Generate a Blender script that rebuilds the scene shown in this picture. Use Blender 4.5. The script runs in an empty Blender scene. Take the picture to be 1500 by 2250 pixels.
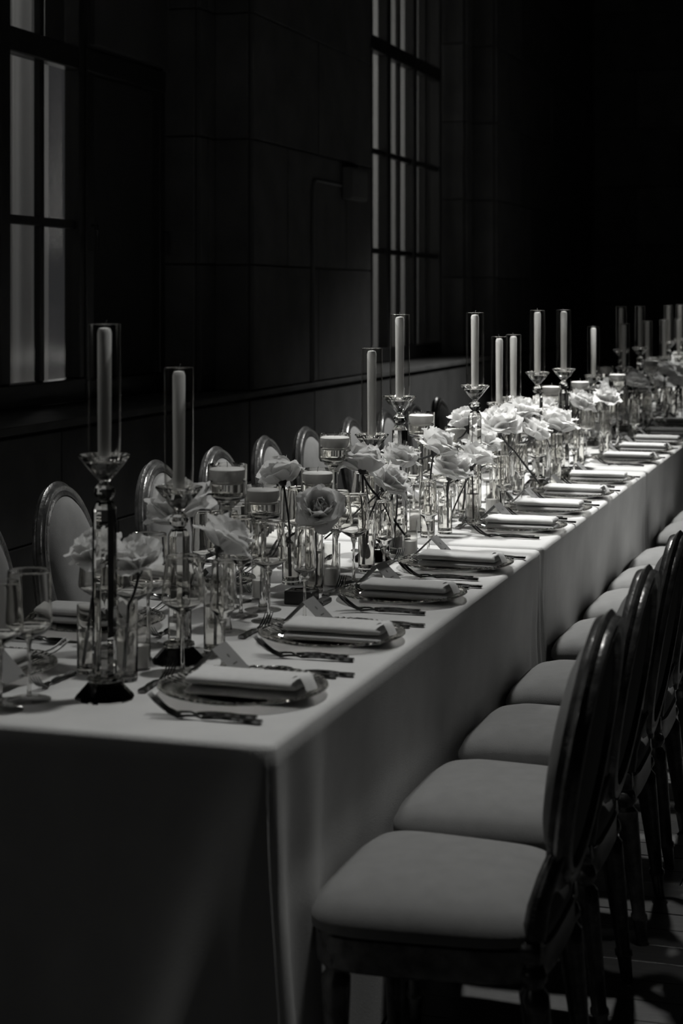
import bpy, math, random
from mathutils import Vector, Matrix
PI = math.pi
random.seed(7)
C = bpy.context.scene.collection
S = bpy.context.scene

# ------------------------------------------------------------------ camera
cd = bpy.data.cameras.new('camera'); cam = bpy.data.objects.new('camera', cd); C.objects.link(cam)
FWD = math.radians(17.36)
cam.location = (0.998, -2.800, 1.53)
cam.rotation_euler = (PI/2, 0, FWD)
cd.sensor_fit = 'VERTICAL'; cd.sensor_height = 36; cd.sensor_width = 24; cd.lens = 60.8
cd.shift_y = -470/2250
cd.dof.use_dof = True; cd.dof.focus_distance = 5.1; cd.dof.aperture_fstop = 4.6
S.camera = cam

# ------------------------------------------------------------------ world, lights, exposure
w = bpy.data.worlds.new('world'); S.world = w; w.use_nodes = True
w.node_tree.nodes['Background'].inputs[0].default_value = (0.95, 0.96, 1, 1)
w.node_tree.nodes['Background'].inputs[1].default_value = 0.03
S.view_settings.view_transform = 'Standard'; S.view_settings.look = 'None'
S.view_settings.exposure = 0; S.view_settings.gamma = 1; S.view_settings.use_curve_mapping = False
WARM = (1.0, 0.998, 0.972)
S.cycles.transparent_max_bounces = 64; S.cycles.transmission_bounces = 20; S.cycles.max_bounces = 24; S.cycles.diffuse_bounces = 3; S.cycles.glossy_bounces = 6

def aim(o, t):
    d = Vector(t) - Vector(o.location); o.rotation_euler = d.to_track_quat('-Z', 'Y').to_euler()
def spot(name, loc, tgt, power, size, blend, rad):
    l = bpy.data.lights.new(name, 'SPOT'); l.energy = power; l.spot_size = math.radians(size)
    l.spot_blend = blend; l.shadow_soft_size = rad; l.color = WARM
    o = bpy.data.objects.new(name, l); C.objects.link(o); o.location = loc; aim(o, tgt); return o
def area(name, loc, tgt, power, sx, sy):
    l = bpy.data.lights.new(name, 'AREA'); l.energy = power; l.shape = 'RECTANGLE'; l.size = sx; l.size_y = sy; l.color = WARM
    o = bpy.data.objects.new(name, l); C.objects.link(o); o.location = loc; aim(o, tgt); return o
spot('spotlight_near', (0.25, 0.9, 4.3), (0.30, 0.05, 0.76), 240, 50, 1.0, 0.10)
spot('spotlight_table', (-0.35, 4.0, 4.3), (-0.35, 2.9, 0.76), 450, 66, 1.0, 0.10)
spot('spotlight_middle', (-0.25, 5.9, 4.3), (-0.25, 5.0, 0.76), 980, 66, 1.0, 0.10)
spot('spotlight_left', (-2.30, 2.3, 4.4), (-0.35, 3.0, 0.9), 640, 44, 1.0, 0.12)
spot('spotlight_far', (0.2, 12.5, 4.2), (-0.4, 11.0, 0.8), 1100, 80, 0.9, 0.15)
spot('fill_hall', (3.0, 6.8, 2.6), (0.2, 4.1, 0.4), 165, 38, 1.0, 0.4)
area('daylight_window', (-5.2, 4.6, 4.6), (-3.1, 4.5, 3.6), 18, 1.2, 3.0)
area('daylight_window_far', (-5.6, 11.4, 3.4), (-3.1, 11.6, 2.6), 60, 1.5, 3.0)
area('rim_fill_left', (-2.42, 0.1, 2.1), (-1.0, 2.6, 1.0), 9, 0.7, 1.4)  # area light added inside the wall for the left chair rims, no window here
area('fill_front', (-1.9, -5.6, 2.6), (-0.5, 0.5, 0.8), 1.5, 1.0, 1.6)  # weak frontal fill added behind the camera, no window there

# ------------------------------------------------------------------ materials
def newmat(name):
    m = bpy.data.materials.new(name); m.use_nodes = True
    nt = m.node_tree; nt.nodes.clear(); out = nt.nodes.new('ShaderNodeOutputMaterial')
    return m, nt, out
def g(v, wv=0.99): return (v, v*0.998, v*wv, 1)
def pbr(name, col, rough=0.6, metal=0, noise=0, scale=30, bump=0, bscale=200, spec=0.5, sheen=0, stretch=(1,1,1), perobj=0):
    m, nt, out = newmat(name)
    b = nt.nodes.new('ShaderNodeBsdfPrincipled'); nt.links.new(b.outputs[0], out.inputs[0])
    b.inputs['Roughness'].default_value = rough; b.inputs['Metallic'].default_value = metal
    b.inputs['Specular IOR Level'].default_value = spec
    if sheen: b.inputs['Sheen Weight'].default_value = sheen
    b.inputs['Base Color'].default_value = col
    tc = nt.nodes.new('ShaderNodeTexCoord'); mp = nt.nodes.new('ShaderNodeMapping'); mp.inputs['Scale'].default_value = stretch
    nt.links.new(tc.outputs['Object'], mp.inputs['Vector'])
    if noise or perobj:
        n = nt.nodes.new('ShaderNodeTexNoise'); n.inputs['Scale'].default_value = scale; n.inputs['Detail'].default_value = 5
        nt.links.new(mp.outputs[0], n.inputs['Vector'])
        r = nt.nodes.new('ShaderNodeValToRGB')
        lo = tuple(c*(1-noise) for c in col[:3])+(1,); hi = tuple(min(1, c*(1+noise)) for c in col[:3])+(1,)
        r.color_ramp.elements[0].position = .3; r.color_ramp.elements[1].position = .7
        r.color_ramp.elements[0].color = lo; r.color_ramp.elements[1].color = hi
        nt.links.new(n.outputs['Fac'], r.inputs[0]); last = r.outputs[0]
        if perobj:
            oi = nt.nodes.new('ShaderNodeObjectInfo'); mr = nt.nodes.new('ShaderNodeMapRange')
            mr.inputs['To Min'].default_value = 1-perobj; mr.inputs['To Max'].default_value = 1+perobj
            nt.links.new(oi.outputs['Random'], mr.inputs['Value'])
            vm = nt.nodes.new('ShaderNodeVectorMath'); vm.operation = 'SCALE'
            nt.links.new(last, vm.inputs[0]); nt.links.new(mr.outputs[0], vm.inputs['Scale']); last = vm.outputs[0]
        nt.links.new(last, b.inputs['Base Color'])
    if bump:
        n2 = nt.nodes.new('ShaderNodeTexNoise'); n2.inputs['Scale'].default_value = bscale; n2.inputs['Detail'].default_value = 4
        nt.links.new(mp.outputs[0], n2.inputs['Vector'])
        bp = nt.nodes.new('ShaderNodeBump'); bp.inputs['Strength'].default_value = bump; bp.inputs['Distance'].default_value = 0.004
        nt.links.new(n2.outputs['Fac'], bp.inputs['Height']); nt.links.new(bp.outputs[0], b.inputs['Normal'])
    return m
def glass(name, ior=1.5, col=0.96, rough=0.0):
    m, nt, out = newmat(name); b = nt.nodes.new('ShaderNodeBsdfGlass'); b.inputs['IOR'].default_value = ior
    b.inputs['Color'].default_value = g(col); b.inputs['Roughness'].default_value = rough
    nt.links.new(b.outputs[0], out.inputs[0]); return m
def thin(name, tint=0.93, blend=0.22, refl=1.0, edge=0.35):
    """thin blown glass: clear face on, tinted and mirror-like towards its edges"""
    m, nt, out = newmat(name)
    lw = nt.nodes.new('ShaderNodeLayerWeight'); lw.inputs['Blend'].default_value = .5
    t = nt.nodes.new('ShaderNodeBsdfTransparent'); gl = nt.nodes.new('ShaderNodeBsdfGlossy'); gl.inputs['Roughness'].default_value = 0.03
    gl.inputs['Color'].default_value = g(refl)
    mixc = nt.nodes.new('ShaderNodeMix'); mixc.data_type = 'RGBA'
    mixc.inputs[6].default_value = g(tint); mixc.inputs[7].default_value = g(edge)
    nt.links.new(lw.outputs['Facing'], mixc.inputs[0])
    pw = nt.nodes.new('ShaderNodeMath'); pw.operation = 'POWER'; pw.inputs[1].default_value = 2.5
    nt.links.new(lw.outputs['Facing'], pw.inputs[0]); nt.links.new(pw.outputs[0], mixc.inputs[0])
    nt.links.new(mixc.outputs[2], t.inputs['Color'])
    p4 = nt.nodes.new('ShaderNodeMath'); p4.operation = 'POWER'; p4.inputs[1].default_value = 4.0; nt.links.new(lw.outputs['Facing'], p4.inputs[0])
    ma = nt.nodes.new('ShaderNodeMath'); ma.operation = 'MULTIPLY_ADD'; ma.inputs[1].default_value = .90; ma.inputs[2].default_value = .045; nt.links.new(p4.outputs[0], ma.inputs[0])
    mx = nt.nodes.new('ShaderNodeMixShader'); nt.links.new(ma.outputs[0], mx.inputs[0])
    nt.links.new(t.outputs[0], mx.inputs[1]); nt.links.new(gl.outputs[0], mx.inputs[2]); nt.links.new(mx.outputs[0], out.inputs[0])
    return m
def petalmat(name, col):
    m, nt, out = newmat(name)
    d = nt.nodes.new('ShaderNodeBsdfPrincipled'); d.inputs['Base Color'].default_value = col; d.inputs['Roughness'].default_value = 0.7
    d.inputs['Specular IOR Level'].default_value = 0.2
    t = nt.nodes.new('ShaderNodeBsdfTranslucent'); t.inputs['Color'].default_value = col
    n = nt.nodes.new('ShaderNodeTexNoise'); n.inputs['Scale'].default_value = 60
    bp = nt.nodes.new('ShaderNodeBump'); bp.inputs['Strength'].default_value = 0.25; bp.inputs['Distance'].default_value = 0.003
    tc = nt.nodes.new('ShaderNodeTexCoord'); nt.links.new(tc.outputs['Object'], n.inputs['Vector'])
    nt.links.new(n.outputs['Fac'], bp.inputs['Height']); nt.links.new(bp.outputs[0], d.inputs['Normal'])
    mx = nt.nodes.new('ShaderNodeMixShader'); mx.inputs[0].default_value = 0.40
    nt.links.new(d.outputs[0], mx.inputs[1]); nt.links.new(t.outputs[0], mx.inputs[2]); nt.links.new(mx.outputs[0], out.inputs[0])
    return m
M = {}
M['cloth'] = pbr('linen_cloth', g(.60), .85, noise=.05, scale=9, bump=.5, bscale=500, spec=.15, sheen=.15)
M['napkin'] = pbr('linen_napkin', g(.60), .9, noise=.04, scale=60, bump=.4, bscale=900, spec=.1)
M['card'] = pbr('card_stock', g(.20), .7, noise=.03, scale=40, spec=.2)
M['ink'] = pbr('card_ink', g(.06), .7)
M['seat'] = pbr('seat_fabric', g(.21), .8, noise=.06, scale=25, bump=.3, bscale=600, spec=.2, sheen=.1)
M['pad'] = pbr('chair_pad_fabric', g(.22), .8, noise=.06, scale=25, bump=.3, bscale=600, spec=.2)
M['backfab'] = pbr('chair_back_fabric', g(.17), .8, noise=.06, scale=25, bump=.3, bscale=600, spec=.2)
M['frame'] = pbr('chair_silvered_wood', g(.13), .27, metal=.7, noise=.45, scale=35, bump=.25, bscale=90)
M['wood'] = pbr('chair_dark_wood', g(.045), .25, metal=0, noise=.3, scale=40, spec=.7)
M['wax'] = pbr('candle_wax', g(.80), .55, noise=.02, scale=10, spec=.3)
M['wick'] = pbr('candle_wick', g(.15), .9)
M['steel'] = pbr('cutlery_steel', g(.20), .18, metal=1, noise=.1, scale=80)
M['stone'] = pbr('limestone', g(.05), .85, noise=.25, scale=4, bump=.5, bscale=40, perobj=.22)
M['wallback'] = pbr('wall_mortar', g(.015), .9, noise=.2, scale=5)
M['black'] = pbr('black_window_paint', g(.012), .45, noise=.2, scale=20)
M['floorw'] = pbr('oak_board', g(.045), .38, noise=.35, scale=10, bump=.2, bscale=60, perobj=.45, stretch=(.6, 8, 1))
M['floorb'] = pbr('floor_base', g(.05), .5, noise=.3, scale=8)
M['ceil'] = pbr('ceiling_plaster', g(.10), .9)
M['crystal'] = glass('crystal', 1.52, .97)
M['glass'] = thin('blown_glass', .975, .25, .9, .50)
M['tube'] = thin('chimney_glass', .975, .22, 1.0, .80)
M['tube'].node_tree.nodes['Glossy BSDF'].inputs['Roughness'].default_value = .10
M['plate'] = thin('pressed_glass', .86, .34, .9, .45)
M['thick'] = glass('thick_glass', 1.45, .95)
M['bowl'] = glass('stemware_glass', 1.5, .995)
M['ribbed'] = glass('ribbed_glass', 1.45, .98)
M['water'] = glass('water', 1.33, .96)
M['petal'] = petalmat('rose_petal', g(.88))
M['stem'] = pbr('rose_stem', g(.035), .5)
M['boxm'] = pbr('black_box_card', g(.012), .35)
M['metalbox'] = pbr('grey_box', g(.10), .6)
def curtainmat():
    m, nt, out = newmat('sheer_curtain')
    t = nt.nodes.new('ShaderNodeBsdfTranslucent'); t.inputs['Color'].default_value = g(.8)
    d = nt.nodes.new('ShaderNodeBsdfDiffuse'); d.inputs['Color'].default_value = g(.5)
    mx = nt.nodes.new('ShaderNodeMixShader'); mx.inputs[0].default_value = 0.25
    nt.links.new(t.outputs[0], mx.inputs[1]); nt.links.new(d.outputs[0], mx.inputs[2]); nt.links.new(mx.outputs[0], out.inputs[0]); return m
M['curtain'] = curtainmat()

# ------------------------------------------------------------------ mesh helpers
class MB:
    def __init__(s): s.v = []; s.f = []
    def add(s, vs, fs):
        o = len(s.v); s.v += [tuple(v) for v in vs]; s.f += [tuple(i+o for i in f) for f in fs]; return s
    def box(s, x0, x1, y0, y1, z0, z1):
        vs = [(x, y, z) for x in (x0, x1) for y in (y0, y1) for z in (z0, z1)]
        return s.add(vs, [(0,1,3,2),(4,6,7,5),(0,4,5,1),(2,3,7,6),(0,2,6,4),(1,5,7,3)])
    def bbox(s, x0, x1, y0, y1, z0, z1, b=.003):
        """box with bevelled upright and top edges"""
        r = [(x0+b,y0),(x1-b,y0),(x1,y0+b),(x1,y1-b),(x1-b,y1),(x0+b,y1),(x0,y1-b),(x0,y0+b)]
        cx, cy = (x0+x1)/2, (y0+y1)/2
        def ins(p, d): return (p[0]+(d if p[0]<cx else -d), p[1]+(d if p[1]<cy else -d))
        vs = [(*ins(p,b), z0) for p in r]+[(*p, z0+b) for p in r]+[(*p, z1-b) for p in r]+[(*ins(p,b), z1) for p in r]
        fs = [tuple(range(7,-1,-1)), tuple(range(24,32))]
        for k in range(3):
            for i in range(8): j=(i+1)%8; fs.append((k*8+i, k*8+j, k*8+8+j, k*8+8+i))
        return s.add(vs, fs)
    def lathe(s, prof, n=24, c=(0,0), sq=0, rot=0, closed=False):
        vs = []; fs = []
        for r, z in prof:
            for i in range(n):
                a = 2*PI*i/n + rot; vs.append((c[0]+r*math.cos(a), c[1]+r*math.sin(a), z))
        m = len(prof)
        for k in range(m-1 if not closed else m):
            k2 = (k+1) % m
            for i in range(n):
                j = (i+1) % n; fs.append((k*n+i, k*n+j, k2*n+j, k2*n+i))
        if not closed:
            if prof[0][0] > 1e-6: fs.append(tuple(range(n-1,-1,-1)))
            if prof[-1][0] > 1e-6: fs.append(tuple((m-1)*n+i for i in range(n)))
        return s.add(vs, fs)
    def shell(s, prof, n=24, c=(0,0)):
        """open vessel: outer+inner profile listed as one closed loop; ends open when last radius==0"""
        vs = []; fs = []
        for r, z in prof:
            for i in range(n):
                a = 2*PI*i/n; vs.append((c[0]+r*math.cos(a), c[1]+r*math.sin(a), z))
        for k in range(len(prof)-1):
            for i in range(n):
                j = (i+1) % n; fs.append((k*n+i, k*n+j, (k+1)*n+j, (k+1)*n+i))
        return s.add(vs, fs)
    def tube(s, pts, rad, n=8, cap=True):
        P = [Vector(p) for p in pts]; R = rad if isinstance(rad, (list, tuple)) else [rad]*len(P)
        vs = []; fs = []; up = Vector((0,0,1)); ref = None
        for i, p in enumerate(P):
            d = (P[min(i+1,len(P)-1)] - P[max(i-1,0)]).normalized()
            if ref is None:
                ref = d.cross(up) if abs(d.z) < .95 else d.cross(Vector((1,0,0)))
            ref = (ref - d*ref.dot(d)).normalized(); b = d.cross(ref)
            for k in range(n):
                a = 2*PI*k/n; vs.append(p + (ref*math.cos(a)+b*math.sin(a))*R[i])
        for i in range(len(P)-1):
            for k in range(n):
                l = (k+1) % n; fs.append((i*n+k, i*n+l, (i+1)*n+l, (i+1)*n+k))
        if cap: fs += [tuple(range(n-1,-1,-1)), tuple((len(P)-1)*n+k for k in range(n))]
        return s.add(vs, fs)
    def grid(s, fn, nu, nv, wrapu=False):
        vs = [fn(i/nu, j/nv) for i in range(nu if wrapu else nu+1) for j in range(nv+1)]
        cnt = nu if wrapu else nu+1; fs = []
        for i in range(nu):
            i2 = (i+1) % cnt
            for j in range(nv): fs.append((i*(nv+1)+j, i2*(nv+1)+j, i2*(nv+1)+j+1, i*(nv+1)+j+1))
        return s.add(vs, fs)
    def mesh(s, name, mat, smooth=True, ang=40):
        me = bpy.data.meshes.new(name); me.from_pydata(s.v, [], s.f); me.materials.append(mat)
        import bmesh
        b = bmesh.new(); b.from_mesh(me); bmesh.ops.recalc_face_normals(b, faces=b.faces)
        if smooth:
            for f in b.faces: f.smooth = True
            lim = math.radians(ang)
            for e in b.edges:
                if len(e.link_faces) == 2 and e.calc_face_angle(0) > lim: e.smooth = False
        b.to_mesh(me); b.free(); return me
    def build(s, name, mat, parent=None, smooth=True, ang=40, label=None):
        o = bpy.data.objects.new(name, s.mesh(name, mat, smooth, ang)); C.objects.link(o)
        if parent: o.parent = parent
        if label: o['label'] = label
        return o
def tag(o, label, cat, group=None, kind=None):
    o['label'] = label; o['category'] = cat
    if group: o['group'] = group
    if kind: o['kind'] = kind
    return o
def empty(name, loc=(0,0,0), rz=0):
    o = bpy.data.objects.new(name, None); C.objects.link(o); o.location = loc; o.rotation_euler = (0,0,rz)
    o.empty_display_size = .05; return o
KIDS = {}
def dup(o, parent=None):
    c = o.copy(); C.objects.link(c)
    if parent: c.parent = parent
    for ch in list(o.children): dup(ch, c)
    return c
class Proto:
    """first placement moves the prototype itself, the later ones copy its tree"""
    def __init__(s, root): s.root = root; s.used = False
    def put(s, loc, rz=0, label=None, cat=None, group=None, tilt=None, scale=None):
        if s.used: o = dup(s.root)
        else: o = s.root; s.used = True
        o.location = loc; o.rotation_euler = (tilt[0] if tilt else 0, tilt[1] if tilt else 0, rz)
        if scale: o.scale = scale
        tag(o, label, cat, group); return o

TH = 0.76   # table height
TL = 2.44; TP = 2.485   # table length and pitch
ORD = ['nearest', 'second', 'third', 'fourth', 'fifth', 'sixth', 'seventh', 'eighth', 'ninth', 'tenth', 'eleventh', 'twelfth', 'thirteenth', 'fourteenth', 'fifteenth', 'sixteenth', 'seventeenth', 'eighteenth', 'nineteenth', 'twentieth']
def nth(i): return ORD[i]

# ------------------------------------------------------------------ the room
def structure(o, label, cat): return tag(o, label, cat, kind='structure')
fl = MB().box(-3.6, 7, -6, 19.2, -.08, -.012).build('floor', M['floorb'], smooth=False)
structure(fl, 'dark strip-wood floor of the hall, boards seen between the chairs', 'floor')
proto_pl = [MB().bbox(-L/2, L/2, -.0535, .0535, -.012, .0, .0015).mesh('plank', M['floorw'], False) for L in (.9, 1.2, 1.5)]
n = 0
for r in range(54):
    y = -.6 + r*.11; x = .1 - random.random()*.8
    while x < 2.6 and n < 300:
        k = random.randrange(3); L = (.9, 1.2, 1.5)[k]
        p = bpy.data.objects.new('plank', proto_pl[k]); C.objects.link(p); p.parent = fl
        p.location = (x+L/2+.001, y, random.uniform(-.0012, .0)); x += L+.003; n += 1
structure(MB().box(-3.6, 7, -6, 19.2, 6, 6.1).build('ceiling', M['ceil'], smooth=False), 'dark high ceiling above the hall', 'ceiling')

# left wall: backing, stone blocks, sill
FX = -2.5
wl = MB()
wl.box(-3.3, FX-.02, -6, 19, 0, .955)
for (y0, y1) in ((-6, 1.8), (6.67, 9.1), (13.34, 19)): wl.box(-3.3, FX-.02, y0, y1, .955, 6)
for (y0, y1) in ((6.43, 6.67), (13.1, 13.34)): wl.box(-3.3, -2.76, y0, y1, .955, 6)
wl.box(-3.3, FX-.02, 1.8, 6.67, 5.2, 6); wl.box(-3.3, FX-.02, 9.1, 13.34, 5.2, 6)
wl.box(-3.3, -2.96, 5.42, 6.43, 2.83, 5.2); wl.box(-3.3, -2.96, 1.8, 2.93, .955, 5.2); wl.box(-3.3, -2.96, 9.1, 9.5, .955, 5.2)
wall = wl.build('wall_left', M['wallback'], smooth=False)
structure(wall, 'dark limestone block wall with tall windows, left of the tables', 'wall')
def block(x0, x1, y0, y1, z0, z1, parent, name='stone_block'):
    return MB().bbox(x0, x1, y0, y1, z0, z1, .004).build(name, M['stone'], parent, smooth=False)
def courses(y0, y1, zs, w, xf, parent, th=.03):
    for k in range(len(zs)-1):
        y = y0 - (w/2 if k % 2 else 0)
        while y < y1-1e-4:
            a = max(y, y0); b_ = min(y+w, y1)
            if b_-a > .06: block(xf-th, xf+random.uniform(0, .004), a+.004, b_-.004, zs[k]+.004, zs[k+1]-.004, parent)
            y += w
ZS = [.99+.735*i for i in range(7)]; ZS[-1] = 5.4
courses(6.67, 9.1, ZS, 1.215, FX, wall)
courses(13.34, 19, ZS, 1.13, FX, wall)
courses(6.43, 6.67, ZS, .24, -2.735, wall); courses(13.1, 13.34, ZS, .24, -2.735, wall)
courses(2.4, 19, [.0, .47, .94], 1.2, FX, wall)
courses(5.44, 6.43, [2.85, 3.6, 4.35, 5.2], .99, -2.93, wall)
for k in range(len(ZS)-1):   # jamb faces turned towards the tables' near end
    for (y, xa, xb) in ((6.43, -2.99, -2.765), (6.67, -2.73, -2.53), (13.1, -2.99, -2.765), (13.34, -2.73, -2.53)):
        block(xa, xb, y-.022, y-.001, ZS[k]+.004, ZS[k+1]-.004, wall, 'jamb_stone')
sl = MB()
for (y0, y1) in ((1.8, 6.43), (9.1, 13.1)): sl.bbox(-3.05, FX+.03, y0, y1, .955, .99, .004)
sl.bbox(-2.9, FX+.03, 6.43, 9.1, .955, .985, .004)
structure(sl.build('trim_1', M['stone'], smooth=False), 'stone sill ledge running below the windows', 'ledge')
# far wall, right wall, back wall
wf = MB().box(-3.6, 7, 19, 19.3, 0, 6).build('wall_far', M['wallback'], smooth=False)
structure(wf, 'dark stone wall closing the far end of the hall', 'wall')
for k in range(8):
    x = -2.5 - (.55 if k % 2 else 0)
    while x < 1.6:
        a = max(x, -2.47)
        MB().bbox(a+.005, min(x+1.1, 1.6)-.005, 18.96, 19.0, .73*k+.005, .73*k+.725, .004).build('stone_block', M['stone'], wf, smooth=False); x += 1.1
structure(MB().box(7, 7.2, -6, 19.3, 0, 6).build('wall_right', M['wallback'], smooth=False), 'dark wall on the right, outside the picture', 'wall')
structure(MB().box(-3.6, 7.2, -6.2, -6, 0, 6).build('wall_back', M['wallback'], smooth=False), 'dark wall behind the camera', 'wall')

# windows
WXP = -3.0
def window(name, label, bays, rails, top, thick, dark=None):
    root = empty(name, (WXP, (bays[0]+bays[-1])/2, 1.05)); structure(root, label, 'window')
    ox, oy, oz = WXP, (bays[0]+bays[-1])/2, 1.05
    def bar(nm, y0, y1, z0, z1, d=.035):
        MB().bbox(-d, d, y0-oy, y1-oy, z0-oz, z1-oz, .006).build(nm, M['black'], root, smooth=False)
    y0, y1 = bays[0], bays[-1]
    bar('bottom_frame', y0, y1, 1.0, 1.115, .05); bar('top_frame', y0, y1, top, top+.12, .05)
    for i, y in enumerate(bays):
        e = .05 if 0 < i < len(bays)-1 else .06
        bar('mullion', y-e if i else y, y+e if i < len(bays)-1 else y, 1.115, top, .045)
    bb = bays
    for i in range(len(bb)-1):
        mid = (bb[i]+bb[i+1])/2
        bar('glazing_bar', mid-.022, mid+.022, 1.115, top, .02)
        for z in rails:
            t = .06 if z in thick else .022
            bar('rail' if z in thick else 'glazing_bar', bb[i]+.05, bb[i+1]-.05, z-t, z+t, .04 if z in thick else .021)
        zs = [1.115]+list(rails)+[top]
        for k in range(len(zs)-1):
            for (a, b) in ((bb[i]+.05, mid-.022), (mid+.022, bb[i+1]-.05)):
                MB().box(-.003, .003, a-oy, b-oy, zs[k]-oz, zs[k+1]-oz).build('pane', M['tube'], root, smooth=False)
    return root
win1 = window('window_1', 'tall black-framed window at the left edge with pale curtain behind', [2.93, 3.73, 4.53, 5.38], [1.91, 2.77, 3.9], 5.1, [2.77])
window('window_2', 'tall narrow black-framed window seen obliquely above the middle of the tables', [9.5, 10.35, 11.2, 12.05, 13.0], [1.92, 2.74, 3.62, 4.5], 5.1, [3.62])
# dark casement bay beside window 1
cz = empty('window_3', (WXP, 5.9, 1.05)); structure(cz, 'dark low casement bay beside the tall left window', 'window')
def cbar(nm, y0, y1, z0, z1, d, m='black'): return MB().bbox(-d, d, y0-5.9, y1-5.9, z0-1.05, z1-1.05, .005).build(nm, M[m], cz, smooth=False)
cbar('bottom_frame', 5.38, 6.43, 1.0, 1.1, .055); cbar('top_frame', 5.38, 6.43, 2.71, 2.83, .06)
cbar('frame_post', 5.38, 5.47, 1.1, 2.71, .055); cbar('frame_post', 6.34, 6.43, 1.1, 2.71, .055)
cbar('shutter_panel', 5.47, 6.34, 1.1, 2.71, .012, 'wallback')
for y in (5.44, 6.37):
    MB().tube([(.055, y-5.9, .86), (.085, y-5.9, .86), (.09, y-5.9, .80), (.085, y-5.9, .72)], .008, 8).build('handle', M['steel'], cz)
# sheer curtains
def curtain(y0, y1, label, ph):
    def f(u, v):
        y = y0+(y1-y0)*u; a = .06+.02*math.sin(3.1*y+ph)
        x = -3.22 + a*math.sin(2*PI*y/.19+.9*math.sin(2.3*y+ph)) + .012*math.sin(2*PI*y/.07+ph)
        return (x, y, 1.02+4.2*v)
    o = MB().grid(f, int((y1-y0)/.012), 3).build('curtain', M['curtain'])
    return tag(o, label, 'curtain', None)
curtain(2.5, 5.5, 'pale pleated sheer curtain behind the left-edge window', .4)
curtain(9.0, 13.1, 'pale pleated sheer curtain behind the far narrow window', 1.7)
# conduit and box
tag(MB().tube([(FX+.014, 7.74, .99), (FX+.014, 7.74, 2.22), (FX+.014, 7.76, 2.27), (FX+.014, 7.8, 2.29), (FX+.014, 8.36, 2.29)], .009, 8).build('conduit', M['metalbox']), 'thin conduit bent up the stone wall to a grey box', 'conduit')
jb = empty('junction_box', (FX+.006, 8.58, 2.2)); tag(jb, 'pale grey rectangular box on the wall left of the far window', 'box')
MB().bbox(0, .06, -.2, .2, 0, .22, .006).build('case', M['metalbox'], jb, smooth=False)
MB().bbox(.06, .068, -.185, .185, .015, .205, .003).build('cover', M['metalbox'], jb, smooth=False)

# ------------------------------------------------------------------ tablecloths
TWID = 0.92
def cloth_mesh(flare_near, seed):
    rnd = random.Random(seed); rc = .02
    pts = []   # perimeter of the top, normals
    def side(p, q, nrm, k):
        for i in range(k): t = i/k; pts.append(((p[0]+(q[0]-p[0])*t, p[1]+(q[1]-p[1])*t), nrm))
    def corner(c, a0):
        for i in range(7):
            a = a0+PI/2*i/7; pts.append(((c[0]+rc*math.cos(a), c[1]+rc*math.sin(a)), (math.cos(a), math.sin(a))))
    x0, x1, y0, y1 = -TWID, 0, 0, TL
    corner((x1-rc, y0+rc), -PI/2); side((x1, y0+rc), (x1, y1-rc), (1, 0), 150)
    corner((x1-rc, y1-rc), 0); side((x1-rc, y1), (x0+rc, y1), (0, 1), 56)
    corner((x0+rc, y1-rc), PI/2); side((x0, y1-rc), (x0, y0+rc), (-1, 0), 90)
    corner((x0+rc, y0+rc), PI); side((x0+rc, y0), (x1-rc, y0), (0, -1), 90)
    ph = [rnd.uniform(0, 6.28) for _ in range(6)]
    corners = [(x1, y0), (x1, y1), (x0, y0), (x0, y1)]
    def off(p, nrm, t):
        base = -.014*min(1, 3*t) if nrm[0] > .5 or nrm[0] < -.5 else .010*t
        s = p[0]*1.0 + p[1]
        rip = (.006*math.sin(7*s+ph[0]+.6*t)+.003*math.sin(15*s+ph[1])+.0012*math.sin(37*s+ph[2]))*t
        fx = fy = 0
        for c in corners:
            d = math.hypot(p[0]-c[0], p[1]-c[1])
            if c[1] == y0 and flare_near:
                sx = 1 if c[0] == x1 else -1
                if abs(nrm[1]) > .5:
                    fy -= .085*t*math.exp(-((d-.02-.20*t)/.060)**2)+.050*t*math.exp(-((d-.01-.075*t)/.032)**2)
                    fx += .035*t*math.exp(-(d/.10)**2)*sx
                elif abs(nrm[0]) > .9:
                    fx += (.055*t*math.exp(-((d-.02-.05*t)/.05)**2)+.03*t*math.exp(-((d-.24)/.05)**2))*sx
                    fy -= .02*t*math.exp(-(d/.06)**2)
                else:
                    fy -= .03*t; fx += .04*t*sx
            else:
                e = math.exp(-(d/.09)**2); fold = .030*(1+.8*math.cos(2*PI*d/.06))*e*t
                fx += fold*(1 if c[0] == x1 else -1)
        if base > 0: rip = max(rip, -base)
        k = base+rip
        ex = nrm[0]*k; ey = nrm[1]*k
        if abs(nrm[1]) > .5 and not (p[1] < .5*TL and flare_near): ey = nrm[1]*.003; 
        return (p[0]+ex+fx, p[1]+ey+fy)
    V = []; Fc = []; N = len(pts); rings = []
    R = .012
    def ring(vs): rings.append(len(V)); V.extend(vs)
    # top rings inward
    cx, cy = (x0+x1)/2, (y0+y1)/2
    for ins, z in ((.018, TH), (R, TH), (R*.3, TH-R*.3), (0, TH-R)):
        ring([(p[0]-n_[0]*ins, p[1]-n_[1]*ins, z) for p, n_ in pts])
    D = 26
    for k in range(1, D+1):
        t = k/D; z = TH-R-(TH-R-.006)*t
        ring([(*off(p, n_, t), z) for p, n_ in pts])
    for a in range(len(rings)-1):
        for i in range(N):
            j = (i+1) % N; Fc.append((rings[a]+i, rings[a]+j, rings[a+1]+j, rings[a+1]+i))
    Fc.append(tuple(rings[0]+i for i in range(N)))
    mb = MB(); mb.add(V, Fc); return mb
cm = [cloth_mesh(True, 3).mesh('tablecloth', M['cloth'], True, 60), cloth_mesh(False, 5).mesh('tablecloth', M['cloth'], True, 60)]
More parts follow.
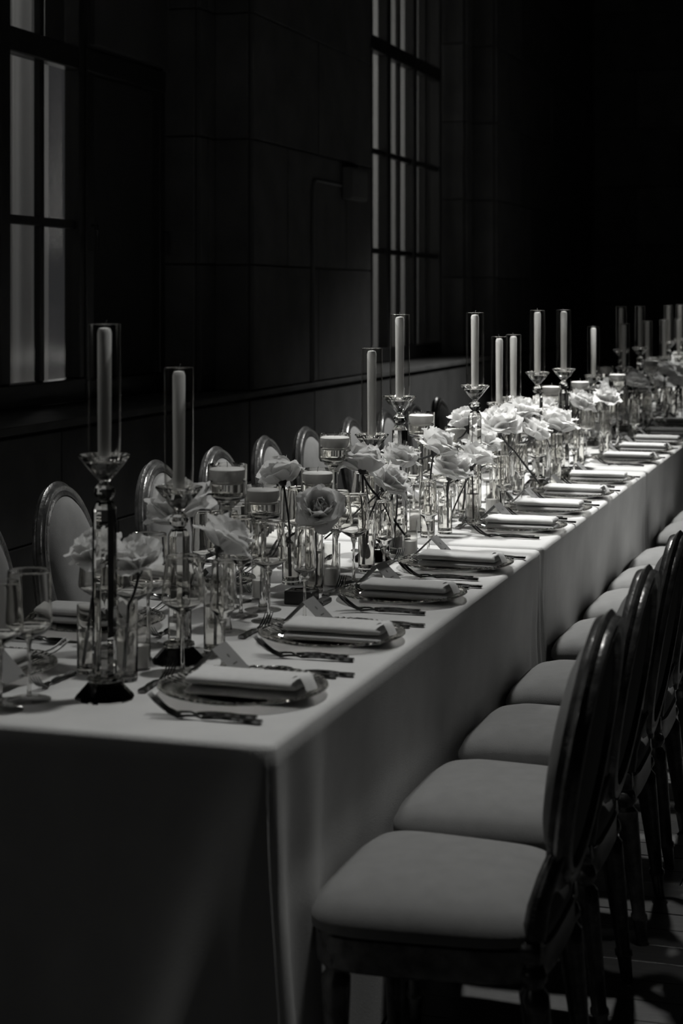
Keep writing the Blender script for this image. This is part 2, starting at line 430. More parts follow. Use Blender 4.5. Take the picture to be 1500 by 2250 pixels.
for i in range(6):
    o = bpy.data.objects.new('tablecloth', cm[0 if i == 0 else 1]); C.objects.link(o); o.location = (0, i*TP, 0)
    tag(o, ['pale floor-length linen cloth on the nearest table, corner folds facing camera', 'pale linen cloth on the second table, beyond the first join',
        'pale linen cloth on the third table in the row', 'linen cloth on the fourth table, at the right edge of view', 'linen cloth on the fifth table, far behind the glassware', 'linen cloth on the farthest table behind the flowers'][i], 'tablecloth', 'tablecloths on the row of tables')

# ------------------------------------------------------------------ chairs (front faces local -X)
def make_chair():
    root = empty('dining_chair')
    def outline(a, fx0, fx1, wf_, wb, e=3.2):
        c, s_ = math.cos(a), math.sin(a)
        x = math.copysign(abs(c)**(2/e), c); y = math.copysign(abs(s_)**(2/e), s_)
        xx = (fx0+fx1)/2+(fx1-fx0)/2*x; k = (x+1)/2
        return xx, y*(wf_*(1-k)+wb*k)
    def seatf(u, v):
        a = 2*PI*u
        prof = [(0, .488), (.35, .485), (.62, .477), (.82, .462), (.94, .443), (1.0, .418), (1.0, .400), (.96, .394), (0, .394)]
        k = v*(len(prof)-1); i = min(int(k), len(prof)-2); f = k-i
        r = prof[i][0]*(1-f)+prof[i+1][0]*f; z = prof[i][1]*(1-f)+prof[i+1][1]*f
        x, y = outline(a, -.212, .225, .245, .208, 5.0); return (x*r, y*r, z)
    MB().grid(seatf, 56, 16, True).build('seat', M['seat'], root)
    def railf(u, v):
        a = 2*PI*u; x, y = outline(a, -.205, .230, .238, .203, 5.0)
        q = [(.96, .394), (1, .390), (1, .338), (.975, .330), (.90, .330), (.90, .394)][int(round(v*5))]
        return (x*q[0], y*q[0], q[1])
    MB().grid(railf, 56, 5, True).build('seat_rail', M['frame'], root)
    # oval back
    HC, RY, RZ = .705, .20, .25
    def bx(z): return .228+(z-.455)*.165
    def ringf(u, v):
        a = 2*PI*u; b = 2*PI*v
        rr = .024*math.cos(b); xx = .021*math.sin(b)
        gr = 1+.16*math.cos(6*b)
        y = (RY-.022+rr*gr)*math.cos(a); z = HC+(RZ-.022+rr*gr)*math.sin(a)
        return (bx(z)+xx*gr, y, z)
    MB().grid(ringf, 64, 24, True).build('back_frame', M['frame'], root)
    def padf(sgn, bulge):
        def f(u, v):
            a = 2*PI*u; r = 1-v
            y = (RY-.028)*r*math.cos(a); z = HC+(RZ-.028)*r*math.sin(a)
            return (bx(z)+sgn*(.006+bulge*(1-r**(6 if sgn < 0 else 3))), y, z)
        return f
    MB().grid(padf(-1, .046), 48, 10, True).build('backrest', M['pad'], root)
    MB().grid(padf(1, .012), 48, 8, True).build('rear_panel', M['backfab'], root)
    for s_ in (-1, 1):
        MB().tube([(bx(.56), s_*.135, .56), (.226, s_*.155, .51), (.212, s_*.165, .46), (.205, s_*.168, .41)], [.017, .019, .021, .023], 10).build('stile', M['frame'], root)
    # legs
    def leg(x, y, tilt):
        prof = [(.0, .0), (.013, 0), (.014, .02), (.0165, .06), (.020, .062), (.020, .072), (.016, .078), (.022, .20), (.0265, .30), (.027, .325), (.019, .336), (.019, .341), (.027, .352), (.028, .362), (.024, .374), (.018, .378), (.018, .383)]
        mb = MB().lathe(prof, 16); mb.bbox(-.023, .023, -.023, .023, .383, .425, .003)
        for k in range(len(mb.v)):
            X, Y, Z = mb.v[k]; Z *= .96; mb.v[k] = (X+x+tilt*(.4-Z), Y+y, Z)
        mb.build('leg', M['frame'], root, ang=50)
    for s_ in (-1, 1): leg(-.150, s_*.195, 0); leg(.195, s_*.168, .12)
    return root
chair = Proto(make_chair())
RY_ = [.36, .92, 1.49, 2.06, 2.76, 3.36, 3.92, 4.47, 5.36, 5.90]
rl = ['nearest oval-back chair on the right side, its seat filling the lower right', 'second oval-back chair on the right, tucked in behind the nearest one',
      'third oval-back chair on the right, pale seat below the first cloth', 'fourth oval-back chair on the right, just before the join between the cloths']
for i, y in enumerate(RY_):
    lb = rl[i] if i < 4 else nth(i)+' upholstered oval-back chair along the right side, counted from the near end'
    chair.put((.213+random.uniform(-.004, .004), y, 0), random.uniform(-.02, .02), lb, 'chair', 'oval-back chairs along the right side')
LY_ = [1.50, 2.07, 2.82, 3.40, 3.96, 4.48, 5.15, 5.75, 6.3, 6.9]
for i, y in enumerate(LY_):
    lb = ['left-side chair cut off by the left picture edge', 'left-side oval-back chair right of the picture edge, left of the tallest candle', 'left-side chair showing its rim between the two near candles'][i] if i < 3 else nth(i-1)+' oval chair back in view along the left side of the tables'
    chair.put((-1.14, y, 0), PI+random.uniform(-.03, .03), lb, 'chair', 'oval-back chairs along the left side')

# ------------------------------------------------------------------ place settings
def make_charger():
    n = 120; prof = [(.0, .0045), (.080, .0045), (.100, .006), (.112, .009), (.128, .013), (.146, .0165), (.160, .020), (.165, .0215), (.166, .020), (.160, .0165), (.146, .013), (.128, .009), (.112, .005), (.100, .002), (.0, .001)]
    vs = []; fs = []
    for k, (r, z) in enumerate(prof):
        for i in range(n):
            a = 2*PI*(i+(.0 if k else 0))/n; z2 = z+(.0022 if (i % 2 and r > .098 and k < 8) else 0); vs.append((max(r, .0005)*math.cos(a), max(r, .0005)*math.sin(a), z2))
    for k in range(0, len(prof)-1):
        for i in range(n): j = (i+1) % n; fs.append((k*n+i, k*n+j, (k+1)*n+j, (k+1)*n+i))
    mb = MB(); mb.add(vs, fs)
    root = empty('charger_plate')
    mb.build('plate', M['ribbed'], root, ang=15)
    rb = MB()
    for i in range(72):
        a = 2*PI*i/72; c = Vector((.163*math.cos(a), .163*math.sin(a), .0215))
        rb.add([c+Vector(d)*.0032 for d in ((1,0,0),(-1,0,0),(0,1,0),(0,-1,0),(0,0,1),(0,0,-1))], [(0,2,4),(2,1,4),(1,3,4),(3,0,4),(2,0,5),(1,2,5),(3,1,5),(0,3,5)])
    rb.build('beaded_rim', M['thick'], root)
    return root
charger = Proto(make_charger())
def make_napkin(seed, flip):
    rnd = random.Random(seed); root = empty('napkin')
    L = .113
    def layer(z0, th, y0, y1, xo, name):
        # rounded flat roll: cross-section superellipse in yz swept along x
        def f(u, v):
            a = 2*PI*v; x = -L+2*L*u
            k = 1-max(0, abs(2*u-1)-.94)/.06*.35
            w_ = (y1-y0)/2*(1+.02*math.sin(7*u+seed)); h = th/2*k*(1+.05*math.sin(9*u+seed*2))
            c, s_ = math.cos(a), math.sin(a)
            yy = math.copysign(abs(c)**.45, c)*w_; zz = math.copysign(abs(s_)**.75, s_)*h
            sag = -.002*math.cos(3*u+seed)
            return (x+xo, (y0+y1)/2+yy+.002*math.sin(5*u+seed), z0+th/2+zz+sag*0)
        mb = MB(); mb.grid(f, 30, 24)
        n0 = 25
        mb.f.append(tuple(range(24))); mb.f.append(tuple(30*n0+i for i in range(24)))
        return mb.build(name, M['napkin'], root, ang=70)
    layer(.0, .019, -.058, .052, 0, 'lower_fold'); layer(.0188, .021, -.055, .052, -.002, 'upper_fold')
    if flip:
        def tf(u, v):
            x = L-.012+.030*u; return (x+.004*math.sin(3*v), -.055+.10*v*(1-.35*u), .0395-.022*u*u+.010*math.sin(PI*u)*(1-v)+.006*(1-v))
        mb = MB(); mb.grid(tf, 6, 6); mb.build('turned_corner', M['napkin'], root)
    return root
napkins = [Proto(make_napkin(1, True)), Proto(make_napkin(4, False))]
def make_card():
    root = empty('place_card')
    t = .0007; w_, h, ln = .056, .055, .042
    for s_ in (-1, 1):
        vs = [(0, -ln, h), (s_*w_, -ln, 0), (s_*w_, ln, 0), (0, ln, h)]
        nx, nz = s_*h/math.hypot(w_, h)*t, w_/math.hypot(w_, h)*t
        vs += [(a-nx, b, c-nz) for a, b, c in vs]
        MB().add(vs, [(0,1,2,3), (7,6,5,4), (0,4,5,1), (1,5,6,2), (2,6,7,3), (3,7,4,0)]).build('card_leaf', M['card'], root, smooth=False)
    # small crest mark and a line of script on the diner's face (+X)
    def onface(u, v): # u along y, v down from ridge 0..1
        k = v; return (w_*k+h/math.hypot(w_, h)*.0006, u, h*(1-k)+w_/math.hypot(w_, h)*.0006)
    mb = MB()
    c0 = .36
    ring = [onface(.0035*math.cos(2*PI*i/12), c0+.06*math.sin(2*PI*i/12)) for i in range(12)]
    mb.add(ring, [tuple(range(12))])
    mb.build('printed_mark', M['ink'], root, smooth=False)
    mb = MB()
    for (a, b) in ((-.012, -.004), (-.003, .002), (.003, .012)):
        mb.add([onface(a, .60), onface(b, .60), onface(b, .635), onface(a, .635)], [(0,1,2,3)])
    mb.build('printed_line', M['ink'], root, smooth=False)
    return root
card = Proto(make_card())
def strip(path, widths, th=.0022):
    """flat ribbon with thickness along a path in local xz plane, widths across y"""
    mb = MB(); vs = []; fs = []
    for (x, z), wd in zip(path, widths):
        vs += [(x, -wd, z), (x, wd, z), (x, wd*.8, z+th), (x, -wd*.8, z+th)]
    for i in range(len(path)-1):
        for k in range(4): l = (k+1) % 4; fs.append((i*4+k, i*4+l, i*4+4+l, i*4+4+k))
    fs += [(3,2,1,0), tuple(4*(len(path)-1)+k for k in range(4))]
    mb.add(vs, fs); return mb
def handle_parts(root, x0, x1):
    # ornate handle: beaded swelling
    n = 16; path = []; wd = []
    for i in range(n+1):
        t = i/n; path.append((x0+(x1-x0)*t, .0030+.0022*math.sin(PI*min(1, t*1.4)))); wd.append(.0036+.0036*t+.0016*abs(math.sin(t*9)))
    mb = strip(path, wd, .0055); mb.build('handle', M['steel'], root)
def make_fork(big=True):
    root = empty('dinner_fork' if big else 'dessert_fork')
    s_ = 1 if big else .82; rise = .034 if big else .028
    handle_parts(root, 0, .115*s_)
    mb = strip([(-.045*s_, .0035), (-.028*s_, .006), (-.012*s_, .0065), (0, .003)], [.0105, .0062, .0028, .0030], .003)
    mb2 = MB(); mb2.v = list(mb.v); mb2.f = list(mb.f)
    for k in range(4):
        y = (-.0090+.006*k)
        pts = [(-.043*s_, y, .0045), (-.062*s_, y, .0045+rise*.22), (-.080*s_, y, .0045+rise*.6), (-.094*s_, y*1.05, .0045+rise)]
        mb2.tube(pts, [.0021, .0019, .0016, .0007], 6)
    mb2.build('fork_head', M['steel'], root)
    return root
fork = Proto(make_fork(True)); dfork = Proto(make_fork(False))
def make_knife():
    root = empty('dinner_knife'); handle_parts(root, 0, .10)
    path = [(-.118, .001), (-.112, .001), (-.09, .001), (-.05, .001), (-.01, .0015), (0, .003)]
    strip(path, [.0015, .006, .0092, .0095, .008, .0035], .0018).build('blade', M['steel'], root); return root
knife = Proto(make_knife())
def make_spoon():
    root = empty('spoon'); handle_parts(root, 0, .105)
    mb = strip([(-.03, .007), (-.012, .007), (0, .003)], [.0045, .0028, .003], .0025)
    def f(u, v):
        a = 2*PI*u; r = v; return (-.057+.030*r*math.cos(a), .0195*r*math.sin(a), .0015+.0085*r*r)
    mb.grid(f, 24, 5, True); mb.build('spoon_bowl', M['steel'], root); return root
spoon = Proto(make_spoon())

# glassware
def make_stemware(kind):
    root = empty({'W': 'white_wine_glass', 'R': 'wine_glass', 'F': 'champagne_flute'}[kind])
    if kind == 'W': H, rim, mx, zb, zs, ft = .240, .034, .0435, .150, .118, .042
    elif kind == 'R': H, rim, mx, zb, zs, ft = .248, .040, .0440, .145, .118, .042
    else: H, rim, mx, zb, zs, ft = .226, .022, .0275, .130, .098, .036
    t = .0017
    if kind == 'R': low = [(.004, zs), (.016, zs+.003), (.030, zs+.010), (.040, zs+.020), (mx, zb+.004)]
    else: low = [(.004, zs), (.012, zs+.007), (mx*.62, zs+.016 if kind == 'W' else zs+.018), (mx*.94, zb-.006), (mx, zb)]
    up = [(mx*1.0, zb+.010), (mx-(mx-rim)*.35, zb+(H-zb)*.45), (rim+.001, H-.004), (rim, H)]
    outer = low+up
    inner = [(r-t, z+(0 if i > 2 else t*2)) for i, (r, z) in enumerate(outer)][::-1]
    inner[-1] = (.0005, low[0][1]+.005)
    prof = outer+[(rim-t/2, H+.0006)]+inner
    MB().shell(prof, 36).build('bowl', M['bowl'], root, ang=60)
    MB().lathe([(rim-.0012, H-.001), (rim+.0002, H-.001), (rim+.0006, H+.0002), (rim-.0002, H+.0012), (rim-.0012, H+.0006)], 36, closed=True).build('rim', M['crystal'], root)
    MB().lathe([(.0, .006), (.006, .007), (.0042, .014), (.0034, .04), (.0032, zs-.03), (.0040, zs-.012), (.0085, zs+.001), (.0085, zs+.003), (0, zs+.0045)], 14).build('stem', M['crystal'], root)
    MB().lathe([(0, 0), (ft, .0), (ft+.0006, .0012), (ft, .0022), (.02, .004), (.006, .008), (0, .008)], 36).build('foot', M['glass'], root)
    return root
GL = {k: Proto(make_stemware(k)) for k in 'WRF'}

RCH = [(-.185, .345), (-.183, .905), (-.175, 1.475), (-.165, 2.01), (-.160, 2.86), (-.158, 3.36), (-.155, 3.87), (-.150, 4.42), (-.155, 5.36), (-.155, 5.9), (-.155, 6.42), (-.155, 6.98), (-.155, 7.8)]
LCH = [(-.775, .36), (-.765, .90), (-.76, 1.50), (-.755, 2.08), (-.755, 2.88), (-.755, 3.45), (-.755, 4.0), (-.755, 4.56), (-.755, 5.4), (-.755, 5.95), (-.755, 6.5), (-.755, 7.1)]
GLQ = []; OCC = [(x, y, .168) for x, y in RCH+LCH]
def free(x, y, r, tag_=True):
    best = None
    for k in range(400):
        rr = .0035*math.sqrt(k)*2.2; a = k*2.39996
        px, py = x+rr*math.cos(a), y+rr*math.sin(a)
        if all(math.hypot(px-a_, py-b_) > r+c_+.001 for a_, b_, c_ in OCC): best = (px, py); break
    if best is None: best = (x, y)
    OCC.append((best[0], best[1], r)); return best
def setting(x, y, sg, where, i):
    rz = 0 if sg > 0 else PI
    def P(dx, dy, z=0): return (x+sg*dx, y+sg*dy, TH+z)
    side = 'right' if sg > 0 else 'left'
    wp = 'of the '+nth(i)+' '+side+'-side place setting'
    gp = ' on the '+side+' side'
    jr = lambda a: random.uniform(-a, a)
    charger.put(P(0, 0), jr(.5), 'clear ribbed glass charger plate '+wp, 'plate', 'glass charger plates'+gp)
    napkins[0 if (sg > 0 and i in (0, 1, 2, 6, 8)) or i % 3 == 0 else 1].put(P(.020, -.010, .0075), rz+jr(.02), 'thick folded linen napkin on the plate '+wp, 'napkin', 'folded napkins'+gp)
    if sg > 0 or i < 6: card.put(P(-.090, .100, .0175), rz+jr(.06), 'folded paper place card leaning behind the napkin '+wp, 'place card', 'place cards'+gp)
    fork.put(P(-.02, -.187), rz+.03+jr(.02), 'outer silver dinner fork '+wp, 'fork', 'dinner forks'+gp)
    fork.put(P(.0, -.2125), rz+.03+jr(.02), 'silver salad fork beside the dinner fork '+wp, 'fork', 'dinner forks'+gp)
    knife.put(P(.03, .19), rz+jr(.02), 'silver knife behind the plate '+wp, 'knife', 'knives'+gp)
    spoon.put(P(.055, .213), rz+jr(.02), 'silver spoon beside the knife '+wp, 'spoon', 'spoons'+gp)
    dfork.put(P(-.196, .045), rz-PI/2+jr(.04), 'small dessert fork across the top '+wp, 'fork', 'dessert forks'+gp)
    k1 = 'R' if sg < 0 else 'W'
    GLQ.append((GL[k1], P(-.213, .175), .044, 'stemmed wine glass with angular bowl '+wp, 'glass', 'wine glasses'+gp))
    GLQ.append((GL['F'], P(-.130, .195) if sg > 0 else P(-.14, .21), .037, 'slim champagne flute '+wp, 'glass', 'flutes'+gp))
    GLQ.append((GL['W'], P(-.255, .245) if sg > 0 else P(-.20, .255), .044, 'second wine glass, behind the first, '+wp, 'glass', 'second wine glasses'+gp))
for i, (x, y) in enumerate(RCH): setting(x, y, 1, '', i)
for i, (x, y) in enumerate(LCH): setting(x, y, -1, '', i)

# ------------------------------------------------------------------ crystal candlesticks, candles, chimneys
def make_stick(H):
    root = empty('crystal_candlestick')
    # base
    MB().lathe([(0, 0), (.056, 0), (.058, .003), (.055, .008), (.034, .030), (.027, .034), (0, .034)], 12, rot=.2).build('base', M['crystal'], root, ang=12)
    MB().lathe([(0, .034), (.033, .035), (.034, .038), (.033, .042), (.024, .045), (0, .045)], 16).build('collar', M['crystal'], root, ang=15)
    zt = H-.088
    MB().lathe([(0, .045), (.0215, .045), (.0235, .050), (.0235, zt-.014), (.016, zt), (0, zt)], 8, rot=.39).build('column', M['crystal'], root, ang=12)
    MB().lathe([(0, zt), (.008, zt), (.0185, zt+.009), (.0215, zt+.018), (.0185, zt+.027), (.009, zt+.036), (0, zt+.036)], 10).build('ball', M['crystal'], root, ang=12)
    z = zt+.036
    MB().lathe([(0, z), (.009, z), (.012, z+.006), (.022, z+.016), (.048, H-.004), (.051, H), (.049, H+.002), (.036, H-.006), (.034, H-.010), (0, H-.010)], 16).build('cup', M['crystal'], root, ang=12)
    return root
sticks = {'tall': Proto(make_stick(.467)), 'low': Proto(make_stick(.370))}
def make_candle():
    root = empty('taper_candle')
    MB().lathe([(0, 0), (.0120, 0), (.0125, .01), (.0132, .12), (.0138, .246), (.011, .254), (.004, .2555), (0, .2555)], 20).build('wax', M['wax'], root)
    MB().tube([(0, 0, .255), (.001, 0, .262), (.003, .001, .266), (.005, .001, .270)], .0009, 5).build('wick', M['wick'], root); return root
candle = Proto(make_candle())
def make_chimney():
    root = empty('glass_chimney')
    prof = [(.016, .0), (.022, .002), (.0275, .009), (.0305, .020), (.031, .05), (.031, .262), (.0300, .262), (.0300, .05), (.0290, .020), (.0265, .010), (.021, .0035), (.016, .0015)]
    MB().shell(prof, 32).build('tube', M['tube'], root)
    MB().lathe([(.0302, .2614), (.0310, .2614), (.0311, .2620), (.0306, .2626), (.0301, .2620)], 32, closed=True).build('rim', M['crystal'], root)
    return root
chim = Proto(make_chimney())
ST = [(-.430, .240, 'tall'), (-.422, .590, 'low'), (-.430, 2.065, 'low'), (-.416, 2.322, 'tall'), (-.346, 3.045, 'tall'), (-.395, 3.670, 'low'), (-.42, 4.055, 'low'), (-.345, 4.175, 'tall'), (-.30, 4.53, 'tall'), (-.43, 6.14, 'low'),
      (-.47, 7.42, 'tall'), (-.43, 7.25, 'low'), (-.42, 7.87, 'tall'), (-.45, 8.45, 'low'), (-.42, 9.35, 'tall'), (-.42, 9.1, 'low'), (-.43, 10.15, 'tall'), (-.40, 9.8, 'low')]
for x, y, k in ST: OCC.append((x, y, .059))
pos = ['leftmost of all, at the near end', 'second from the left', 'in front of the far window, lower one', 'in front of the far window, taller one', 'right of the far window']
for i, (x, y, k) in enumerate(ST):
    H = .467 if k == 'tall' else .370
    w_ = pos[i] if i < 5 else nth(i)+' from the near end'
    sticks[k].put((x, y, TH), random.uniform(0, 1.5), (k+' faceted crystal candlestick, ' + w_), 'candlestick', 'crystal candlesticks')
    candle.put((x, y, TH+H-.0095), random.uniform(0, 6), 'unlit white taper candle on the '+k+' candlestick, '+w_, 'candle', 'white taper candles')
    chim.put((x, y, TH+H-.0095), 0, 'clear glass chimney around the candle, '+w_, 'glass chimney', 'glass chimneys')

# ------------------------------------------------------------------ floating-candle goblets
def make_goblet(H):
    root = empty('candle_goblet'); zc = H-.082
    prof = [(.004, zc-.002), (.030, zc), (.042, zc+.004), (.0455, zc+.014), (.0455, H), (.0437, H), (.0437, zc+.015), (.040, zc+.008), (.028, zc+.004), (.0005, zc+.004)]
    MB().shell(prof, 40).build('bowl', M['bowl'], root, ang=60)
    MB().lathe([(0, zc+.0045), (.0425, zc+.010), (.0432, zc+.016), (.0432, H-.040), (0, H-.040)], 32).build('water', M['water'], root)
    MB().lathe([(0, .006), (.012, .008), (.0075, .03), (.0065, zc*.6), (.008, zc-.04), (.016, zc-.016), (.030, zc-.004), (.030, zc-.002), (0, zc-.002)], 18).build('stem', M['crystal'], root)
    MB().lathe([(0, 0), (.045, 0), (.046, .0015), (.044, .003), (.012, .009), (0, .009)], 32).build('foot', M['glass'], root)
    return root
gob = {'tall': Proto(make_goblet(.388)), 'low': Proto(make_goblet(.308))}
def make_float():
    root = empty('floating_candle')
    MB().lathe([(0, -.006), (.026, -.006), (.034, .0), (.0405, .012), (.0415, .028), (.038, .031), (.02, .0325), (0, .033)], 28).build('wax', M['wax'], root)
    MB().tube([(0, 0, .032), (.0, 0, .04), (.002, .001, .046)], .0009, 5).build('wick', M['wick'], root); return root
flo = Proto(make_float())
GB = [(-.44, .92, 'tall'), (-.461, 1.217, 'low'), (-.46, 1.648, 'low'), (-.476, 1.852, 'tall'), (-.478, 2.816, 'tall'), (-.46, 3.25, 'low'), (-.40, 4.79, 'tall'), (-.316, 5.276, 'tall'), (-.30, 6.10, 'tall'), (-.47, 5.9, 'low'), (-.5, 7.0, 'tall'), (-.38, 8.1, 'tall')]
GB = [(*free(x, y, .047), k) for x, y, k in GB]
for i, (x, y, k) in enumerate(GB):
    H = .388 if k == 'tall' else .308; w_ = nth(i)+' from the near end'
    gob[k].put((x, y, TH), 0, k+' water-filled glass candle goblet, '+w_, 'glass', 'floating-candle goblets')
    flo.put((x, y, TH+H-.040), random.uniform(0, 6), 'white disc candle floating in the goblet, '+w_, 'candle', 'floating candles')

# ------------------------------------------------------------------ bud vases and roses
def make_vase(H):
    root = empty('bud_vase'); R = .0235
    prof = [(.0215, H*0+.010), (R-.0005, .012), (R, .016), (R, H), (R-.0014, H), (R-.0014, .017), (R-.003, .0145), (.0005, .014)]
    MB().shell(prof, 28).build('glass_wall', M['bowl'], root, ang=60)
    MB().lathe([(0, 0), (.021, 0), (R-.0005, .002), (R, .005), (R, .0115), (0, .0135)], 28).build('thick_base', M['thick'], root)
    MB().lathe([(0, .0145), (R-.003, .0148), (R-.0018, .018), (R-.0018, H*.62), (0, H*.62)], 24).build('water', M['water'], root)
    return root
vase = {'tall': Proto(make_vase(.165)), 'low': Proto(make_vase(.140))}
def petal_mesh(w_, l, cup, curl, seed):
    rnd = random.Random(seed); ph = rnd.uniform(0, 6)
    def f(u, v):
        a = (u-.5)*2
        width = w_*math.sin(PI*(.10+.78*v))**.5
        y = a*width
        # path bends outward: base goes up then reflexes
        ang = cup+curl*v**2.0
        v0 = v; v = v*(1-.16*a*a)
        # integrate
        X = 0; Z = 0; n = 6
        for k in range(n):
            t = v*(k+.5)/n; an = cup+curl*t*t; X += l*v/n*math.cos(an); Z += l*v/n*math.sin(an)
        wave = .0045*math.sin(a*3.5+ph)*v*v+.0018*math.sin(a*8+ph*2)*v**3
        X -= (1-math.cos(a*.9))*w_*.75*(1 if curl > -1 else .3)
        tipn = 0
        return (X+wave*.6+tipn, y, Z+wave+ .012*a*a*v*(1 if curl > -1.3 else -1))
    return MB().grid(f, 8, 8)
PET = {
 'in': petal_mesh(.019, .038, 1.50, .15, 1).mesh('petal', M['petal']),
 'mid': petal_mesh(.031, .048, 1.35, -.6, 2).mesh('petal', M['petal']),
 'out': petal_mesh(.038, .054, 1.0, -1.1, 3).mesh('petal', M['petal']),
 'low': petal_mesh(.040, .056, .62, -1.25, 4).mesh('petal', M['petal']),
}
def make_rose(seed, parts=True):
    rnd = random.Random(seed); root = empty('rose')
    spec = [('in', 4, .004, 0, .95), ('in', 5, .009, 0, 1.1), ('mid', 4, .011, -.002, 1.0), ('mid', 5, .012, -.005, 1.12), ('out', 5, .011, -.007, 1.05), ('low', 5, .009, -.010, 1.05)]
    big = MB()
    for kind, n_, rad, dz, sc in spec:
        a0 = rnd.uniform(0, 6.28)
        for k in range(n_):
            a = a0+2*PI*k/n_+rnd.uniform(-.18, .18); s_ = sc*rnd.uniform(.9, 1.1); tl = rnd.uniform(-.16, .16)
            mt = Matrix.Translation((rad*math.cos(a), rad*math.sin(a), dz)) @ Matrix.Rotation(a, 4, 'Z') @ Matrix.Rotation(tl, 4, 'Y') @ Matrix.Rotation(rnd.uniform(-.15, .15), 4, 'X') @ Matrix.Scale(s_, 4)
            if parts:
                p = bpy.data.objects.new('petal', PET[kind]); C.objects.link(p); p.parent = root; p.matrix_local = mt
            else:
                me = PET[kind]; big.add([mt @ v.co for v in me.vertices], [tuple(q.vertices) for q in me.polygons])
    if not parts: big.build('flower_head', M['petal'], root)
    MB().lathe([(0, -.022), (.006, -.020), (.011, -.010), (.012, .0), (.007, .008), (0, .010)], 10).build('calyx', M['stem'], root)
    return root
near_protos = [make_rose(s) for s in (1, 2, 3, 4)]
near_roses = [Proto(r) for r in near_protos]; far_roses = [Proto(make_rose(s, False)) for s in (11, 12)]
def rose_at(head, vx, vy, tilt, rz, i, size, far, label, bent=0):
    pr = (far_roses if far else near_roses)[i % (2 if far else 4)]
    o = pr.put(head, rz, label, 'rose', 'white roses in bud vases', tilt=tilt, scale=(size,)*3)
    # own stem from the calyx down into its vase
    R = Matrix.Rotation(rz, 3, 'Z') @ Matrix.Rotation(tilt[1], 3, 'Y') @ Matrix.Rotation(tilt[0], 3, 'X')
    ax = R @ Vector((0, 0, 1)); top = Vector(head)-ax*.018*size
    foot = Vector((vx+random.uniform(-.010, .010), vy+random.uniform(-.010, .010), TH+.019))
    rim = Vector((vx+(top.x-vx)*.12, vy+(top.y-vy)*.12, TH+.15))
    d = Vector((top.x-vx, top.y-vy, 0)); 
    if d.length > 1e-4: rim = Vector((vx, vy, TH+.15))+d.normalized()*min(.014, d.length*.5)
    mid = (rim+top)/2 - ax*.012 + Vector((0, 0, .0)); 
    pts = []
    for t in [k/10 for k in range(11)]:
        if t < .5: q = foot.lerp(rim, t*2)
        else:
            s2 = (t-.5)*2; q = (1-s2)**2*rim+2*s2*(1-s2)*mid+s2*s2*top
        pts.append(q)
    inv = (Matrix.Translation(Vector(head)) @ R.to_4x4() @ Matrix.Scale(size, 4)).inverted()
    mb = MB().tube([inv @ p for p in pts], .0030/size, 7)
    mb.build('stem', M['stem'], o)
    return o
# vases: x, y, size ; roses per vase: (dx, dy, height of head above table, tiltx, tilty, size)
VS = [
 (-.455, .395, 'tall', [(-.007, .068, .223, .35, -.2, .80)]),
 (-.56, .44, 'low', [(.0, .045, .235, .2, -.5, .75)]),
 (-.48, .74, 'tall', [(-.01, .02, .295, .1, -.3, 1.0)]),
 (-.385, .70, 'tall', [(.019, .0, .238, -.25, .5, .82)]),
 (-.50, 1.62, 'tall', [(-.05, .07, .276, -.2, -.35, .80)]),
 (-.424, 1.508, 'tall', [(.007, .017, .207, .5, .7, .85)]),
 (-.390, 1.876, 'tall', [(-.013, -.0, .295, -.1, -.2, .85), (.035, .085, .236, .25, .7, .85)]),
 (-.40, 2.24, 'low', [(-.01, .06, .268, .2, .25, .82)]),
 (-.40, 2.60, 'tall', [(.02, .037, .284, .1, .45, .92)]),
 (-.367, 2.70, 'low', [(.017, .012, .197, .2, .25, .95)]),
 (-.345, 2.98, 'tall', [(.01, -.02, .22, .1, .3, .85)]),
 (-.44, 3.22, 'tall', [(.0, .03, .325, -.1, -.4, .8), (.06, .0, .25, .1, .4, .9)]),
 (-.34, 3.42, 'tall', [(.012, -.03, .30, .2, .3, 1.05)]),
 (-.36, 3.86, 'tall', [(.0, .04, .314, .2, .1, .95), (.06, .0, .24, .1, .5, .85)]),
 (-.31, 4.15, 'tall', [(.01, -.02, .254, .1, .3, 1.05)]),
 (-.37, 4.34, 'low', [(.015, -.02, .296, .1, .1, .9)]),
 (-.44, 4.85, 'low', [(.0, .02, .27, 0, 0, .85)]),
 (-.32, 5.04, 'tall', [(.0, .03, .28, .2, .4, .95)]),
 (-.31, 5.72, 'tall', [(.01, .0, .27, .1, .2, .9)]),
 (-.40, 6.40, 'low', [(.02, .0, .28, .1, .2, .9), (-.06, .05, .24, 0, -.3, .85)]),
 (-.33, 6.85, 'tall', [(.02, .0, .29, .1, .2, .95)]),
]
rnd = random.Random(21)
for k in range(15):
    VS.append((-.50+rnd.random()*.22, 7.7+k*.24, 'tall', [(rnd.uniform(-.03, .03), rnd.uniform(-.03, .03), rnd.uniform(.24, .31), rnd.uniform(-.2, .3), rnd.uniform(-.4, .5), rnd.uniform(.85, 1.05)), (rnd.uniform(.05, .09), rnd.uniform(-.05, .05), rnd.uniform(.20, .27), rnd.uniform(-.2, .3), rnd.uniform(.2, .6), rnd.uniform(.8, .95))]))
BIG = ['nearest', 'second', 'third', 'fourth', 'fifth', 'sixth', 'seventh', 'eighth', 'ninth', 'tenth', 'eleventh', 'twelfth', 'thirteenth', 'fourteenth', 'fifteenth', 'sixteenth', 'seventeenth', 'eighteenth', 'nineteenth', 'twentieth',
       'twenty-first', 'twenty-second', 'twenty-third', 'twenty-fourth', 'twenty-fifth', 'twenty-sixth', 'twenty-seventh', 'twenty-eighth', 'twenty-ninth', 'thirtieth', 'thirty-first', 'thirty-second', 'thirty-third', 'thirty-fourth', 'thirty-fifth', 'thirty-sixth']
VS.sort(key=lambda v: v[1])
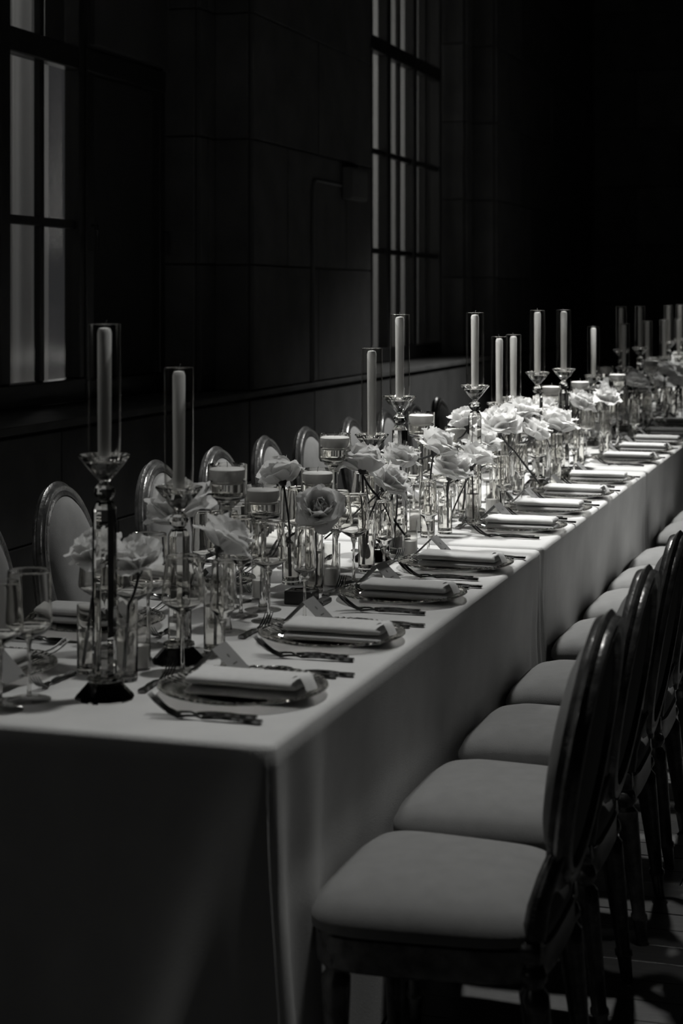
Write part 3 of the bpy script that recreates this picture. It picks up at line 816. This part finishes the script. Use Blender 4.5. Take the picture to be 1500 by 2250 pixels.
ri = 0
VS = [(*free(x, y, .0245), k, rs) for x, y, k, rs in VS]
for i, (x, y, k, rs) in enumerate(VS):
    vase[k].put((x, y, TH), 0, k+' slim clear bud vase of water, '+BIG[i]+' from the near end', 'vase', 'bud vases down the middle')
    far = y > 5.5
    for j, (dx, dy, h, tx, ty, sz) in enumerate(rs):
        lb = ('full-blown white rose in the ' if j == 0 else 'companion white rose leaning out of the ')+BIG[i]+' bud vase from the near end'
        rose_at((x+dx, y+dy, TH+h), x, y, (tx-.10+random.uniform(-.25, .25), ty*.9, ), random.uniform(-.6, .6), ri, sz*1.38, far, lb); ri += 1

# ------------------------------------------------------------------ votives and small boxes
def make_votive():
    root = empty('votive_glass'); R = .023; H = .115
    MB().shell([(.021, 0), (R, .002), (R, H), (R-.0013, H), (R-.0013, .006), (.0005, .006)], 26).build('glass_wall', M['glass'], root, ang=60)
    MB().lathe([(0, .0062), (R-.002, .0062), (R-.002, .050), (.012, .0515), (0, .051)], 22).build('wax', M['wax'], root); return root
vot = Proto(make_votive())
VT = [(-.472, .50), (-.405, 1.60), (-.34, 2.16), (-.47, 2.72), (-.30, 3.30), (-.45, 3.85), (-.33, 4.65), (-.52, 1.36)]
for i, (x, y) in enumerate(sorted(VT, key=lambda q: q[1])):
    x, y = free(x, y, .024)
    vot.put((x, y, TH), 0, 'small glass votive half filled with wax, '+nth(i)+' from the near end', 'votive candle', 'votives among the vases')
bx_ = empty('black_box', (-.40, 1.335, TH), .0); tag(bx_, 'small black square box between the wine glass and the flute, near end', 'box')
MB().bbox(-.037, .037, -.03, .03, 0, .034, .002).build('box_body', M['boxm'], bx_, smooth=False)
MB().bbox(.040, .066, -.03, .045, 0, .012, .002).build('box_shadow_slab', M['boxm'], bx_, smooth=False)  # low black slab standing in for the shadow the box casts
MB().lathe([(.018, .034), (.020, .0345), (.020, .0365), (.018, .0365)], 24, closed=True).build('ring_rim', M['steel'], bx_)
OCC.append((-.395, 1.34, .058))
rnd = random.Random(5)
for pr, p, r, lb, ct, gp in GLQ:
    x, y = free(p[0], p[1], r); pr.put((x, y, TH), rnd.uniform(-3, 3), lb, ct, gp)
